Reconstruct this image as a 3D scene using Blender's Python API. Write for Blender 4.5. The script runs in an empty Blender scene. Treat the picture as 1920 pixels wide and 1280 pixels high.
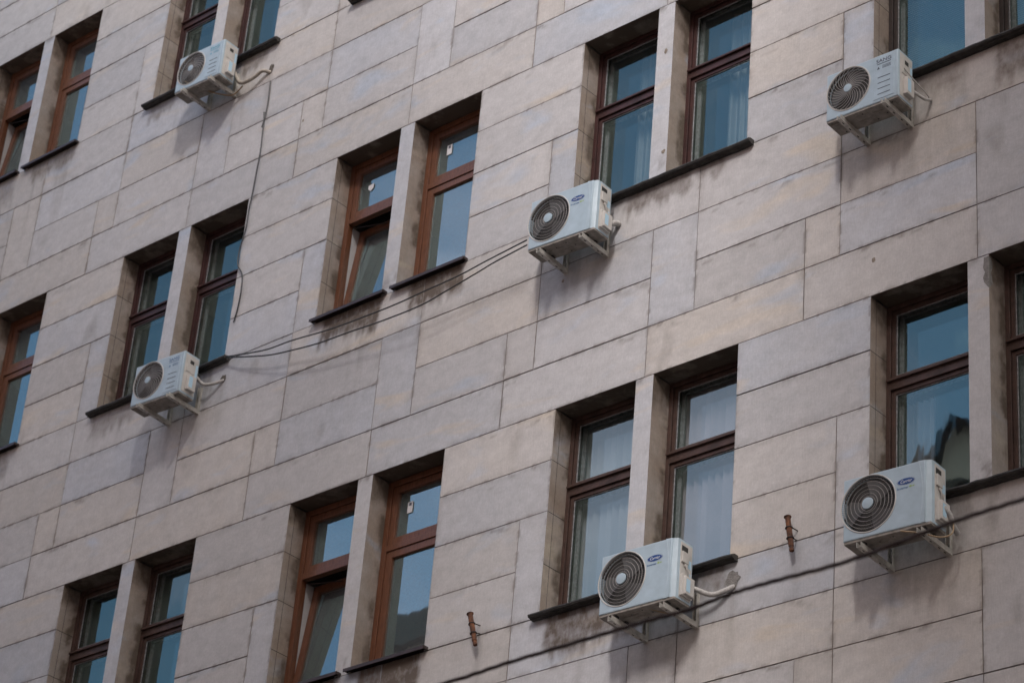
import bpy, bmesh, math, random
import numpy as np
from mathutils import Vector, Matrix

# ------------------------------------------------------------------ camera
ZO = 18.4                       # height of the lintel line of the middle storey above the street
SC = bpy.context.scene
COL = SC.collection
CAMP = Vector((22.3143858, -16.2429007, -16.7709642 + ZO))
YAW, PIT, ROLL, FPX = -0.767446057, 0.534124519, 0.0913580480, 4934.19
def cam_axes():
    f = Vector((math.sin(YAW)*math.cos(PIT), math.cos(YAW)*math.cos(PIT), math.sin(PIT)))
    r = Vector((math.cos(YAW), -math.sin(YAW), 0)); u = r.cross(f)
    return math.cos(ROLL)*r + math.sin(ROLL)*u, -math.sin(ROLL)*r + math.cos(ROLL)*u, f
CR, CU, CF = cam_axes()
cd = bpy.data.cameras.new('camera'); cam = bpy.data.objects.new('camera', cd); COL.objects.link(cam)
cam.matrix_world = Matrix(((CR.x, CU.x, -CF.x, CAMP.x), (CR.y, CU.y, -CF.y, CAMP.y), (CR.z, CU.z, -CF.z, CAMP.z), (0, 0, 0, 1)))
cd.sensor_width = 36.0; cd.lens = FPX/1920*36; cd.clip_start = .1; cd.clip_end = 3000
cd.dof.use_dof = True; cd.dof.focus_distance = 22.5; cd.dof.aperture_fstop = 3.0
SC.camera = cam

# ------------------------------------------------------------------ world + sun
SUN_DIR = Vector((0.46, -0.65, 0.60)).normalized()
sun_el = math.asin(SUN_DIR.z); sun_az = math.atan2(SUN_DIR.x, SUN_DIR.y)
W = bpy.data.worlds.new('World'); SC.world = W; W.use_nodes = True
wt = W.node_tree; wt.nodes.clear()
def N(t, kind, **kw):
    n = t.nodes.new(kind)
    for k, v in kw.items():
        setattr(n, k, v)
    return n
def setin(n, **kw):
    for k, v in kw.items():
        n.inputs[k.replace('_', ' ')].default_value = v
sky = N(wt, 'ShaderNodeTexSky', sky_type='NISHITA', sun_disc=False, sun_elevation=sun_el, sun_rotation=sun_az)
sky.air_density = 1.0; sky.dust_density = 1.6; sky.ozone_density = 1.4
tc = N(wt, 'ShaderNodeTexCoord')
mp = N(wt, 'ShaderNodeMapping'); mp.inputs['Scale'].default_value = (1.0, 1.0, 2.6); mp.inputs['Location'].default_value = (0.35, 0.2, 0.1)
wt.links.new(tc.outputs['Generated'], mp.inputs['Vector'])
cn = N(wt, 'ShaderNodeTexNoise'); setin(cn, Scale=2.4, Detail=7.0, Roughness=.55, Distortion=.25)
wt.links.new(mp.outputs['Vector'], cn.inputs['Vector'])
# more cloud towards the sun side, clearer behind the photographer
dt = N(wt, 'ShaderNodeVectorMath', operation='DOT_PRODUCT'); dt.inputs[1].default_value = (.55, .25, .35)
wt.links.new(tc.outputs['Generated'], dt.inputs[0])
ad = N(wt, 'ShaderNodeMath', operation='MULTIPLY_ADD'); ad.inputs[1].default_value = .62
wt.links.new(dt.outputs['Value'], ad.inputs[0]); wt.links.new(cn.outputs['Fac'], ad.inputs[2])
cr = N(wt, 'ShaderNodeValToRGB'); cr.color_ramp.elements[0].position = .40; cr.color_ramp.elements[1].position = .66
wt.links.new(ad.outputs[0], cr.inputs['Fac'])
mx = N(wt, 'ShaderNodeMix', data_type='RGBA'); mx.inputs[7].default_value = (8.3, 8.25, 8.1, 1)
wt.links.new(cr.outputs['Color'], mx.inputs[0]); wt.links.new(sky.outputs['Color'], mx.inputs[6])
# one pinkish evening cloud low over the opposite roofs
d2 = N(wt, 'ShaderNodeVectorMath', operation='DOT_PRODUCT'); d2.inputs[1].default_value = Vector((-.585, -.665, .455)).normalized()
wt.links.new(tc.outputs['Generated'], d2.inputs[0])
c2 = N(wt, 'ShaderNodeTexNoise'); setin(c2, Scale=5., Detail=3., Roughness=.5, Distortion=.3); wt.links.new(mp.outputs['Vector'], c2.inputs['Vector'])
m2 = N(wt, 'ShaderNodeMapRange'); setin(m2, From_Min=.982, From_Max=.997, To_Min=-.28, To_Max=.16); wt.links.new(d2.outputs['Value'], m2.inputs['Value'])
a2_ = N(wt, 'ShaderNodeMath', operation='ADD'); wt.links.new(m2.outputs[0], a2_.inputs[0]); wt.links.new(c2.outputs['Fac'], a2_.inputs[1])
r2_ = N(wt, 'ShaderNodeMapRange'); setin(r2_, From_Min=.44, From_Max=.66, To_Min=0., To_Max=.75); wt.links.new(a2_.outputs[0], r2_.inputs['Value'])
mx3 = N(wt, 'ShaderNodeMix', data_type='RGBA'); mx3.inputs[7].default_value = (5.0, 4.1, 5.4, 1)
wt.links.new(r2_.outputs[0], mx3.inputs[0]); wt.links.new(mx.outputs[2], mx3.inputs[6])
bg = N(wt, 'ShaderNodeBackground'); bg.inputs['Strength'].default_value = .057
wt.links.new(mx3.outputs[2], bg.inputs['Color'])
wo = N(wt, 'ShaderNodeOutputWorld'); wt.links.new(bg.outputs[0], wo.inputs['Surface'])
sl = bpy.data.lights.new('sun', 'SUN'); sl.energy = 3.0; sl.angle = math.radians(20); sl.color = (1, .945, .925)
so = bpy.data.objects.new('sun', sl); COL.objects.link(so); so.location = (30, -30, 60)
so.rotation_euler = SUN_DIR.to_track_quat('Z', 'Y').to_euler()
SC.view_settings.view_transform = 'Standard'; SC.view_settings.look = 'None'
SC.view_settings.exposure = 1.99; SC.view_settings.gamma = 1
SC.cycles.max_bounces = 8; SC.cycles.transparent_max_bounces = 12

rnd = random.Random(7); PI = math.pi
def wallpt(px, py, Y):                                            # point on the plane y=Y seen at this place of the facade drawing
    d = CF+CR*((px-960)/FPX)-CU*((py-640)/FPX); t = (Y-CAMP.y)/d.y; p = CAMP+d*t; return (p.x, p.y, p.z-ZO)

# ------------------------------------------------------------------ materials
def mat(name, col, rough=.6, metal=0., noise=0., scale=8., bump=0., bscale=60., coat=0., col2=None, stretch=(1, 1, 1), spec=.5):
    m = bpy.data.materials.new(name); m.use_nodes = True; t = m.node_tree
    b = t.nodes['Principled BSDF']; setin(b, Roughness=rough, Metallic=metal); b.inputs['Specular IOR Level'].default_value = spec
    if coat: b.inputs['Coat Weight'].default_value = coat
    c = tuple(col)+(1,)
    if noise or col2:
        tcn = N(t, 'ShaderNodeTexCoord'); mm = N(t, 'ShaderNodeMapping'); mm.inputs['Scale'].default_value = stretch
        t.links.new(tcn.outputs['Object'], mm.inputs['Vector'])
        nn = N(t, 'ShaderNodeTexNoise'); setin(nn, Scale=scale, Detail=6., Roughness=.62)
        t.links.new(mm.outputs[0], nn.inputs['Vector'])
        r = N(t, 'ShaderNodeValToRGB'); r.color_ramp.elements[0].position = .34; r.color_ramp.elements[1].position = .68
        lo = tuple(max(0, v*(1-noise)) for v in col)+(1,) if col2 is None else tuple(col2)+(1,)
        r.color_ramp.elements[0].color = lo; r.color_ramp.elements[1].color = c
        t.links.new(nn.outputs['Fac'], r.inputs['Fac']); t.links.new(r.outputs['Color'], b.inputs['Base Color'])
        rr = N(t, 'ShaderNodeMapRange'); setin(rr, To_Min=min(1, rough+.15), To_Max=max(.05, rough-.08))
        t.links.new(nn.outputs['Fac'], rr.inputs['Value']); t.links.new(rr.outputs[0], b.inputs['Roughness'])
    else:
        b.inputs['Base Color'].default_value = c
    if bump:
        tcb = N(t, 'ShaderNodeTexCoord'); nb = N(t, 'ShaderNodeTexNoise'); setin(nb, Scale=bscale, Detail=5.)
        t.links.new(tcb.outputs['Object'], nb.inputs['Vector'])
        bb = N(t, 'ShaderNodeBump'); setin(bb, Strength=bump, Distance=.01)
        t.links.new(nb.outputs['Fac'], bb.inputs['Height']); t.links.new(bb.outputs[0], b.inputs['Normal'])
    return m

def stone_material():
    m = bpy.data.materials.new('limestone'); m.use_nodes = True; t = m.node_tree; L = t.links.new
    b = t.nodes['Principled BSDF']; setin(b, Roughness=.82); b.inputs['Specular IOR Level'].default_value = .25
    at = N(t, 'ShaderNodeAttribute', attribute_name='stone'); at.attribute_type = 'GEOMETRY'
    sp = N(t, 'ShaderNodeSeparateColor'); L(at.outputs['Color'], sp.inputs[0])      # R tint, G grime, B value
    tcn = N(t, 'ShaderNodeTexCoord')
    def noise(scale, det=5., rough=.6, st=(1, 1, 1), rot=(0, 0, 0), dist=0.):
        mm = N(t, 'ShaderNodeMapping'); mm.inputs['Scale'].default_value = st; mm.inputs['Rotation'].default_value = rot
        L(tcn.outputs['Object'], mm.inputs['Vector'])
        n = N(t, 'ShaderNodeTexNoise', noise_dimensions='4D'); setin(n, Scale=scale, Detail=det, Roughness=rough, Distortion=dist); L(mm.outputs[0], n.inputs['Vector'])
        L(wslab.outputs[0], n.inputs['W']); return n.outputs['Fac']
    wslab = N(t, 'ShaderNodeMath', operation='MULTIPLY'); wslab.inputs[1].default_value = 61.; L(sp.outputs[2], wslab.inputs[0])   # every slab cut from another place in the rock
    def mix(f, a, c, typ='MIX'):
        n = N(t, 'ShaderNodeMix', data_type='RGBA', blend_type=typ)
        for sock, v in ((0, f), (6, a), (7, c)):
            if isinstance(v, (int, float)): n.inputs[sock].default_value = v
            elif isinstance(v, tuple): n.inputs[sock].default_value = v+(1,)
            else: L(v, n.inputs[sock])
        return n.outputs[2]
    def rng(v, a, c, lo=0., hi=1.):
        n = N(t, 'ShaderNodeMapRange'); setin(n, From_Min=a, From_Max=c, To_Min=lo, To_Max=hi); L(v, n.inputs['Value']); return n.outputs[0]
    def mth(op, a, c):
        n = N(t, 'ShaderNodeMath', operation=op)
        for i, v in enumerate((a, c)):
            if isinstance(v, (int, float)): n.inputs[i].default_value = v
            else: L(v, n.inputs[i])
        return n.outputs[0]
    base = mix(sp.outputs[0], (.525, .488, .452), (.470, .490, .532))
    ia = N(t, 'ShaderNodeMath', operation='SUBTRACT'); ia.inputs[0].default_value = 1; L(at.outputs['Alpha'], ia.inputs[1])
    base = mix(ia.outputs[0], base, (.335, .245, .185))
    # broad cloudy tone inside each slab
    base = mix(rng(noise(1.5, 5., .6, dist=.6), .35, .72, 0., .6), base, (.505, .490, .485))
    # ochre and blue veins lying diagonal in the stone
    v1 = rng(noise(1.15, 3., .5, st=(.6, 1, 2.4), rot=(0, -.5, 0), dist=.8), .60, .72, 0, .55)
    base = mix(v1, base, (.60, .51, .40))
    v2 = rng(noise(1.5, 3., .5, st=(.7, 1, 1.8), rot=(0, -.45, .4), dist=.5), .60, .72, 0, .5)
    base = mix(v2, base, (.41, .49, .60))
    # grain and pits
    g1 = noise(85., 4., .7); base = mix(.5, base, mix(g1, (.62, .6, .6), (1.36, 1.36, 1.36)), 'MULTIPLY') if False else base
    fine = rng(noise(48., 6., .8), .25, .75, .86, 1.12)
    mid = rng(noise(6., 7., .7, st=(1, 1, 1.5)), .25, .75, .84, 1.12)
    tool = rng(noise(45., 2., .5, st=(3.2, 1, .25)), .3, .7, .94, 1.055)
    val = mth('MULTIPLY', mth('MULTIPLY', fine, mid), tool)
    val = mth('MULTIPLY', val, rng(sp.outputs[2], 0, 1, .6, 1.4))
    cm = N(t, 'ShaderNodeCombineColor')
    for i in range(3): L(val, cm.inputs[i])
    base = mix(1., base, cm.outputs[0], 'MULTIPLY')
    # small dark flecks
    fl = rng(noise(9., 7., .78), .665, .71, 0., .45)
    base = mix(fl, base, (.20, .18, .165))
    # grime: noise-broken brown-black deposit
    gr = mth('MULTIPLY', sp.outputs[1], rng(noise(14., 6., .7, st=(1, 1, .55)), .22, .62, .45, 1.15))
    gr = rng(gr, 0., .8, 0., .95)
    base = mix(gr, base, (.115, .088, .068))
    L(base, b.inputs['Base Color'])
    hb = mth('ADD', mth('MULTIPLY', noise(70., 5., .7), .6), noise(9., 5., .6))
    bp = N(t, 'ShaderNodeBump'); setin(bp, Strength=.35, Distance=.006); L(hb, bp.inputs['Height']); L(bp.outputs[0], b.inputs['Normal'])
    return m

def glass_material(name, tint, refl, wave, dusty=.05, screen=0.):
    m = bpy.data.materials.new(name); m.use_nodes = True; t = m.node_tree; t.nodes.clear(); L = t.links.new
    out = N(t, 'ShaderNodeOutputMaterial'); tr = N(t, 'ShaderNodeBsdfTransparent'); tr.inputs['Color'].default_value = (.84, .88, .88, 1)
    gl = N(t, 'ShaderNodeBsdfGlossy'); setin(gl, Roughness=.015); gl.inputs['Color'].default_value = tuple(tint)+(1,)
    ge = N(t, 'ShaderNodeNewGeometry'); dp = N(t, 'ShaderNodeVectorMath', operation='DOT_PRODUCT'); L(ge.outputs['Normal'], dp.inputs[0]); L(ge.outputs['Incoming'], dp.inputs[1])
    ab = N(t, 'ShaderNodeMath', operation='ABSOLUTE'); L(dp.outputs['Value'], ab.inputs[0])
    om = N(t, 'ShaderNodeMath', operation='SUBTRACT'); om.inputs[0].default_value = 1; L(ab.outputs[0], om.inputs[1])
    pw = N(t, 'ShaderNodeMath', operation='POWER'); pw.inputs[1].default_value = 5; L(om.outputs[0], pw.inputs[0])
    fr = N(t, 'ShaderNodeMath', operation='MULTIPLY_ADD'); fr.inputs[1].default_value = 1-refl; fr.inputs[2].default_value = refl; L(pw.outputs[0], fr.inputs[0])   # same on both sides of the pane
    tcn = N(t, 'ShaderNodeTexCoord'); mm = N(t, 'ShaderNodeMapping'); mm.inputs['Scale'].default_value = (1.7, 1, .8)
    L(tcn.outputs['Object'], mm.inputs['Vector'])
    nn = N(t, 'ShaderNodeTexNoise'); setin(nn, Scale=2.2, Detail=2., Roughness=.45); L(mm.outputs[0], nn.inputs['Vector'])
    bp = N(t, 'ShaderNodeBump'); setin(bp, Strength=wave, Distance=.02); L(nn.outputs['Fac'], bp.inputs['Height'])
    L(bp.outputs[0], gl.inputs['Normal'])
    mx = N(t, 'ShaderNodeMixShader'); L(fr.outputs[0], mx.inputs[0]); L(tr.outputs[0], mx.inputs[1]); L(gl.outputs[0], mx.inputs[2])
    df = N(t, 'ShaderNodeBsdfDiffuse'); df.inputs['Color'].default_value = (.33, .34, .35, 1)
    mx2 = N(t, 'ShaderNodeMixShader'); n2 = N(t, 'ShaderNodeTexNoise'); setin(n2, Scale=3. if not screen else 60., Detail=3., Roughness=.7)
    L(tcn.outputs['Object'], n2.inputs['Vector'])
    mr = N(t, 'ShaderNodeMapRange'); setin(mr, From_Min=.3, From_Max=.7, To_Min=dusty*.3, To_Max=dusty+screen); L(n2.outputs['Fac'], mr.inputs['Value'])
    L(mr.outputs[0], mx2.inputs[0]); L(mx.outputs[0], mx2.inputs[1]); L(df.outputs[0], mx2.inputs[2]); L(mx2.outputs[0], out.inputs['Surface'])
    return m

M = dict(
    stone=stone_material(),
    mortar=mat('dark_joint', (.055, .048, .042), .95, noise=.4, scale=6),
    plaster=mat('street_stone', (.30, .27, .25), .9, noise=.25, scale=1.5, bump=.2, bscale=20),
    orange=mat('chestnut_wood', (.175, .068, .033), .42, noise=.45, scale=7, stretch=(9, 9, 1.1), bump=.12, bscale=90, coat=.15),
    red=mat('oxblood_paint', (.060, .022, .020), .45, noise=.5, scale=9, bump=.2, bscale=40),
    brown=mat('brown_paint', (.080, .044, .034), .5, noise=.5, scale=9, bump=.2, bscale=40),
    dark=mat('black_brown_paint', (.040, .028, .025), .5, noise=.5, scale=9, bump=.2, bscale=40),
    putty=mat('putty', (.33, .33, .34), .8, noise=.5, scale=30),
    sill_old=mat('weathered_sill', (.050, .045, .041), .6, metal=.2, noise=.5, scale=12, bump=.3, bscale=30),
    sill_new=mat('brown_metal_sill', (.062, .044, .042), .38, metal=.3, noise=.3, scale=10),
    glass_new=glass_material('tinted_glazing', (.60, .98, 1.0), .34, .02, .06, .26),
    glass_old=glass_material('old_glazing', (.64, .98, .94), .165, .05, .05),
    glass_in=glass_material('inner_glazing', (.62, .95, .95), .07, .08, .02),
    room=mat('room_plaster', (.20, .20, .205), .9, noise=.15, scale=2),
    reveal=mat('white_inner_reveal', (.52, .52, .52), .7, noise=.1, scale=5),
    curtain=mat('white_curtain', (.58, .46, .50), .85, noise=.12, scale=4),
    blind=mat('pale_blind', (.46, .43, .46), .6, noise=.1, scale=4),
    blind_dark=mat('grey_slat_blind', (.20, .20, .20), .5, noise=.15, scale=4),
    white=mat('skylit_blue_enamel', (.405, .505, .57), .42, noise=.16, scale=6, bump=.03, bscale=8),  # white paint tinted blue to carry the skylight on the unit fronts
    white2=mat('cream_enamel', (.56, .535, .50), .45, noise=.20, scale=6),
    wire_dark=mat('fine_grille_wire', (.12, .115, .11), .5),
    wire=mat('grille_wire', (.36, .34, .32), .45),
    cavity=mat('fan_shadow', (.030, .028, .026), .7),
    blade=mat('fan_blade', (.10, .10, .10), .5),
    base=mat('dirty_base_pan', (.33, .30, .265), .65, metal=.15, noise=.45, scale=14, bump=.2, bscale=30),
    rubber=mat('black_rubber', (.02, .02, .02), .8),
    bracket=mat('galvanised_bracket', (.58, .55, .50), .45, metal=.35, noise=.35, scale=18),
    copper=mat('beige_pipe', (.36, .26, .16), .6, noise=.3, scale=20),
    tape=mat('white_pipe_tape', (.46, .44, .42), .6, noise=.25, scale=25, bump=.4, bscale=60),
    tape_dirty=mat('grimy_pipe_tape', (.46, .41, .35), .75, noise=.4, scale=20, bump=.5, bscale=60),
    rust=mat('rusty_steel', (.20, .075, .03), .85, metal=.1, noise=.1, scale=16, col2=(.045, .026, .022), bump=.6, bscale=70),
    iron=mat('dark_iron', (.035, .025, .022), .7),
    cable=mat('black_cable', (.022, .021, .021), .5),
    cable_grey=mat('grey_cable', (.035, .037, .037), .6),
    cable_red=mat('aged_power_cable', (.055, .034, .032), .7, noise=.4, scale=20),
    blue=mat('badge_blue', (.006, .055, .22), .35),
    teal=mat('teal_print', (.12, .36, .47), .5),
    ink=mat('dark_print', (.09, .10, .13), .5),
    ink_blue=mat('blue_print', (.12, .20, .34), .5),
    green=mat('green_print', (.30, .42, .16), .5),
    label=mat('pale_blue_label', (.42, .60, .72), .5),
    paper=mat('white_paper', (.72, .72, .72), .7),
    facade=mat('far_render', (.74, .54, .48), .9, noise=.25, scale=.6),
    roof=mat('far_roof', (.035, .045, .047), .8, noise=.3, scale=1.2),
    street=mat('asphalt', (.05, .05, .052), .92, noise=.3, scale=1.5, bump=.3, bscale=30),
    dab=mat('tan_mortar', (.30, .25, .20), .95, noise=.4, scale=30, bump=.6, bscale=60),
    hole=mat('chipped_mortar', (.14, .12, .10), .95, noise=.5, scale=25, bump=1., bscale=60),
    patch=mat('grey_cement', (.26, .245, .23), .95, noise=.4, scale=25, bump=1., bscale=60),
)

# ------------------------------------------------------------------ mesh helpers
def link(name, me, parent=None):
    o = bpy.data.objects.new(name, me); COL.objects.link(o)
    if parent is not None: o.parent = parent
    return o
def empty(name, loc, rz=0.):
    o = bpy.data.objects.new(name, None); COL.objects.link(o); o.location = loc; o.rotation_euler = (0, 0, rz); o.empty_display_size = .2
    return o
def tag(o, label, cat, group=None, kind=None):
    if label: o['label'] = label
    if cat: o['category'] = cat
    if group: o['group'] = group
    if kind: o['kind'] = kind
    return o
class MB:
    def __init__(s): s.v = []; s.f = []; s.m = []; s.mi = 0
    def add(s, vs, fs):
        n = len(s.v); s.v += [tuple(p) for p in vs]; s.f += [tuple(i+n for i in f) for f in fs]; s.m += [s.mi]*len(fs)
    def quad(s, a, b, c, d): s.add([a, b, c, d], [(0, 1, 2, 3)])
    def box(s, x0, x1, y0, y1, z0, z1, bev=0.):
        if bev <= 0:
            s.add([(x, y, z) for z in (z0, z1) for y in (y0, y1) for x in (x0, x1)],
                  [(0, 2, 3, 1), (4, 5, 7, 6), (0, 1, 5, 4), (2, 6, 7, 3), (0, 4, 6, 2), (1, 3, 7, 5)]); return
        bm = bmesh.new(); bmesh.ops.create_cube(bm, size=1)
        bmesh.ops.scale(bm, vec=(x1-x0, y1-y0, z1-z0), verts=bm.verts)
        bmesh.ops.translate(bm, vec=((x0+x1)/2, (y0+y1)/2, (z0+z1)/2), verts=bm.verts)
        bmesh.ops.bevel(bm, geom=bm.edges[:], offset=bev, segments=2, affect='EDGES', profile=.6)
        s.bm(bm)
    def bm(s, bm):
        bm.verts.ensure_lookup_table(); bm.verts.index_update()
        s.add([v.co[:] for v in bm.verts], [tuple(v.index for v in f.verts) for f in bm.faces]); bm.free()
    def tube(s, pts, r, n=8, cap=True):
        pts = [Vector(p) for p in pts]; rs = r if isinstance(r, (list, tuple)) else [r]*len(pts)
        vs = []; up = None
        for i, p in enumerate(pts):
            t = (pts[min(i+1, len(pts)-1)]-pts[max(i-1, 0)]).normalized()
            if up is None: up = t.orthogonal().normalized()
            up = (up - t*up.dot(t)); up = up.normalized() if up.length > 1e-6 else t.orthogonal().normalized()
            w = t.cross(up)
            vs += [p + (up*math.cos(2*PI*k/n)+w*math.sin(2*PI*k/n))*rs[i] for k in range(n)]
        fs = [(i*n+k, i*n+(k+1) % n, (i+1)*n+(k+1) % n, (i+1)*n+k) for i in range(len(pts)-1) for k in range(n)]
        if cap: fs += [tuple(range(n))[::-1], tuple((len(pts)-1)*n+k for k in range(n))]
        s.add(vs, fs)
    def ring(s, cx, y, cz, R, r, n=64, m=6):
        vs = [(cx+(R+r*math.cos(2*PI*j/m))*math.cos(2*PI*i/n), y+r*math.sin(2*PI*j/m), cz+(R+r*math.cos(2*PI*j/m))*math.sin(2*PI*i/n)) for i in range(n) for j in range(m)]
        s.add(vs, [(i*m+j, ((i+1) % n)*m+j, ((i+1) % n)*m+(j+1) % m, i*m+(j+1) % m) for i in range(n) for j in range(m)])
    def disc(s, cx, y, cz, R, n=48, rx=None):
        rx = rx or R
        s.add([(cx+rx*math.cos(2*PI*i/n), y, cz+R*math.sin(2*PI*i/n)) for i in range(n)], [tuple(range(n))])
    def build(s, name, mats, parent=None, smooth=False):
        me = bpy.data.meshes.new(name); me.from_pydata(s.v, [], s.f)
        mats = mats if isinstance(mats, (list, tuple)) else [mats]
        for q in mats: me.materials.append(q)
        if len(mats) > 1: me.polygons.foreach_set('material_index', s.m)
        if smooth:
            me.polygons.foreach_set('use_smooth', [True]*len(s.f))
            me.set_sharp_from_angle(angle=math.radians(38))
        me.update()
        return link(name, me, parent)

def spline(pts, n=8):
    P = [Vector(p) for p in pts]; out = []
    for i in range(len(P)-1):
        a, b, c, d = P[max(i-1, 0)], P[i], P[i+1], P[min(i+2, len(P)-1)]
        for k in range(n):
            t = k/n; out.append(.5*((2*b)+(c-a)*t+(2*a-5*b+4*c-d)*t*t+(3*b-a-3*c+d)*t**3))
    out.append(P[-1]); return out

# ------------------------------------------------------------------ numpy value noise
def vnoise(P, scale, seed=0):
    Q = P*scale; I = np.floor(Q).astype(np.int64); F = Q-I; F = F*F*(3-2*F); r = 0
    for dx in (0, 1):
        for dy in (0, 1):
            for dz in (0, 1):
                h = (I[:, 0]+dx)*374761393+(I[:, 1]+dy)*668265263+(I[:, 2]+dz)*2147483647+seed*1274126177
                h = (h ^ (h >> 13))*1274126177; h = (h ^ (h >> 16)) & 0xffff
                w = (F[:, 0] if dx else 1-F[:, 0])*(F[:, 1] if dy else 1-F[:, 1])*(F[:, 2] if dz else 1-F[:, 2])
                r = r+w*(h/65535.)
    return r
def fbm(P, scale, seed=0, o=4):
    a = .5; r = 0; t = 0
    for i in range(o): r = r+a*vnoise(P, scale*2**i, seed+i); t += a; a *= .55
    return r/t
def smooth(x, a, b):
    t = np.clip((x-a)/(b-a), 0, 1); return t*t*(3-2*t)

# ------------------------------------------------------------------ the stone facade
PX = 3.65343                                            # bay pitch
OP = ((0., .998), (1.208, 2.2))                         # the two openings of a bay
def kz(k): return .55*k+(0 if k <= 2 else (.02 if k == 3 else .045))
def bx(b): return (b-1)*PX
DEP = .245                                              # reveal depth up to the window frame
class Grid:
    def __init__(s): s.V = []; s.Q = []; s.C = []; s.n = 0
    tan = 0.
    def patch(s, o, u, v, lu, lv, tint, val, grime=None, step=.03, fine=True, bulge=0.):
        nu = max(1, int(math.ceil(lu/step))) if fine else 1; nv = max(1, int(math.ceil(lv/step))) if fine else 1
        a = np.linspace(0, lu, nu+1); b = np.linspace(0, lv, nv+1); A, B = np.meshgrid(a, b, indexing='ij')
        P = np.array(o)[None, None]+A[..., None]*np.array(u)+B[..., None]*np.array(v); P = P.reshape(-1, 3)
        C = np.zeros((len(P), 4)); C[:, 0] = tint; C[:, 2] = val; C[:, 3] = 1-s.tan
        if grime is not None and fine: C[:, 1] = np.clip(grime(P, A.ravel(), B.ravel()), 0, 1)
        i = np.arange(nu)[:, None]*(nv+1)+np.arange(nv)[None]; i = i.ravel()+s.n
        s.Q.append(np.stack([i, i+nv+1, i+nv+2, i+1], 1)); s.V.append(P); s.C.append(C); s.n += len(P)
    def build(s, name, m, parent):
        V = np.concatenate(s.V); Q = np.concatenate(s.Q); C = np.concatenate(s.C)
        V = V+np.array([0, 0, ZO])
        me = bpy.data.meshes.new(name); me.vertices.add(len(V)); me.vertices.foreach_set('co', V.astype(np.float32).ravel())
        me.loops.add(len(Q)*4); me.loops.foreach_set('vertex_index', Q.astype(np.int32).ravel())
        me.polygons.add(len(Q)); me.polygons.foreach_set('loop_start', np.arange(len(Q), dtype=np.int32)*4)
        try: me.polygons.foreach_set('loop_total', np.full(len(Q), 4, np.int32))
        except Exception: pass
        me.update(calc_edges=True); me.validate()
        at = me.color_attributes.new('stone', 'FLOAT_COLOR', 'POINT'); at.data.foreach_set('color', C.astype(np.float32).ravel())
        me.materials.append(m); return link(name, me, parent)

building = tag(empty('stone_building', (0, 0, 0)), 'pale stone clad building with paired deep-set windows in wooden frames', 'building')
G = Grid()
FX0, FX1 = bx(-1), bx(6)                                # extent of the modelled facade
# stains under sills: bay, storey k, x0, x1, depth, strength
STAINS = [(2, 0, .10, 1.03, .32, .95), (2, 0, 1.42, 2.20, .32, 1.0), (3, 0, .0, .45, .34, .6), (3, 0, .72, 1.55, .20, .62), (3, 0, 1.6, 1.95, .16, .55), (3, 0, .45, .72, .1, .3),
          (1, 0, -.05, .75, .30, .45), (1, 0, 1.3, 2.05, .30, .50), (1, -8, -.05, 2.2, .3, .5), (2, -8, 1.3, 2.15, .40, .95), (2, -8, .1, 1.0, .36, .9), (3, -8, .08, 1.2, .42, .80), (3, -8, 1.2, 2.2, .30, .62),
          (4, -8, .1, 1.0, .5, .42), (4, -8, 1.15, 1.3, .5, .3), (4, -8, 1.6, 2.3, .45, .5), (4, 0, .3, 1.0, .3, .45), (4, 0, 1.3, 1.7, .45, .65), (4, 0, 1.7, 2.2, .25, .4), (0, 8, 1.3, 2.2, .25, .6), (0, 8, .1, 1.0, .35, .4), (1, 8, -.05, .5, .22, .5), (1, 8, 1.3, 2.15, .22, .55), (1, 8, .5, 1.3, .18, .35), (0, 0, 1.2, 2.1, .4, .5)]
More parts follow.
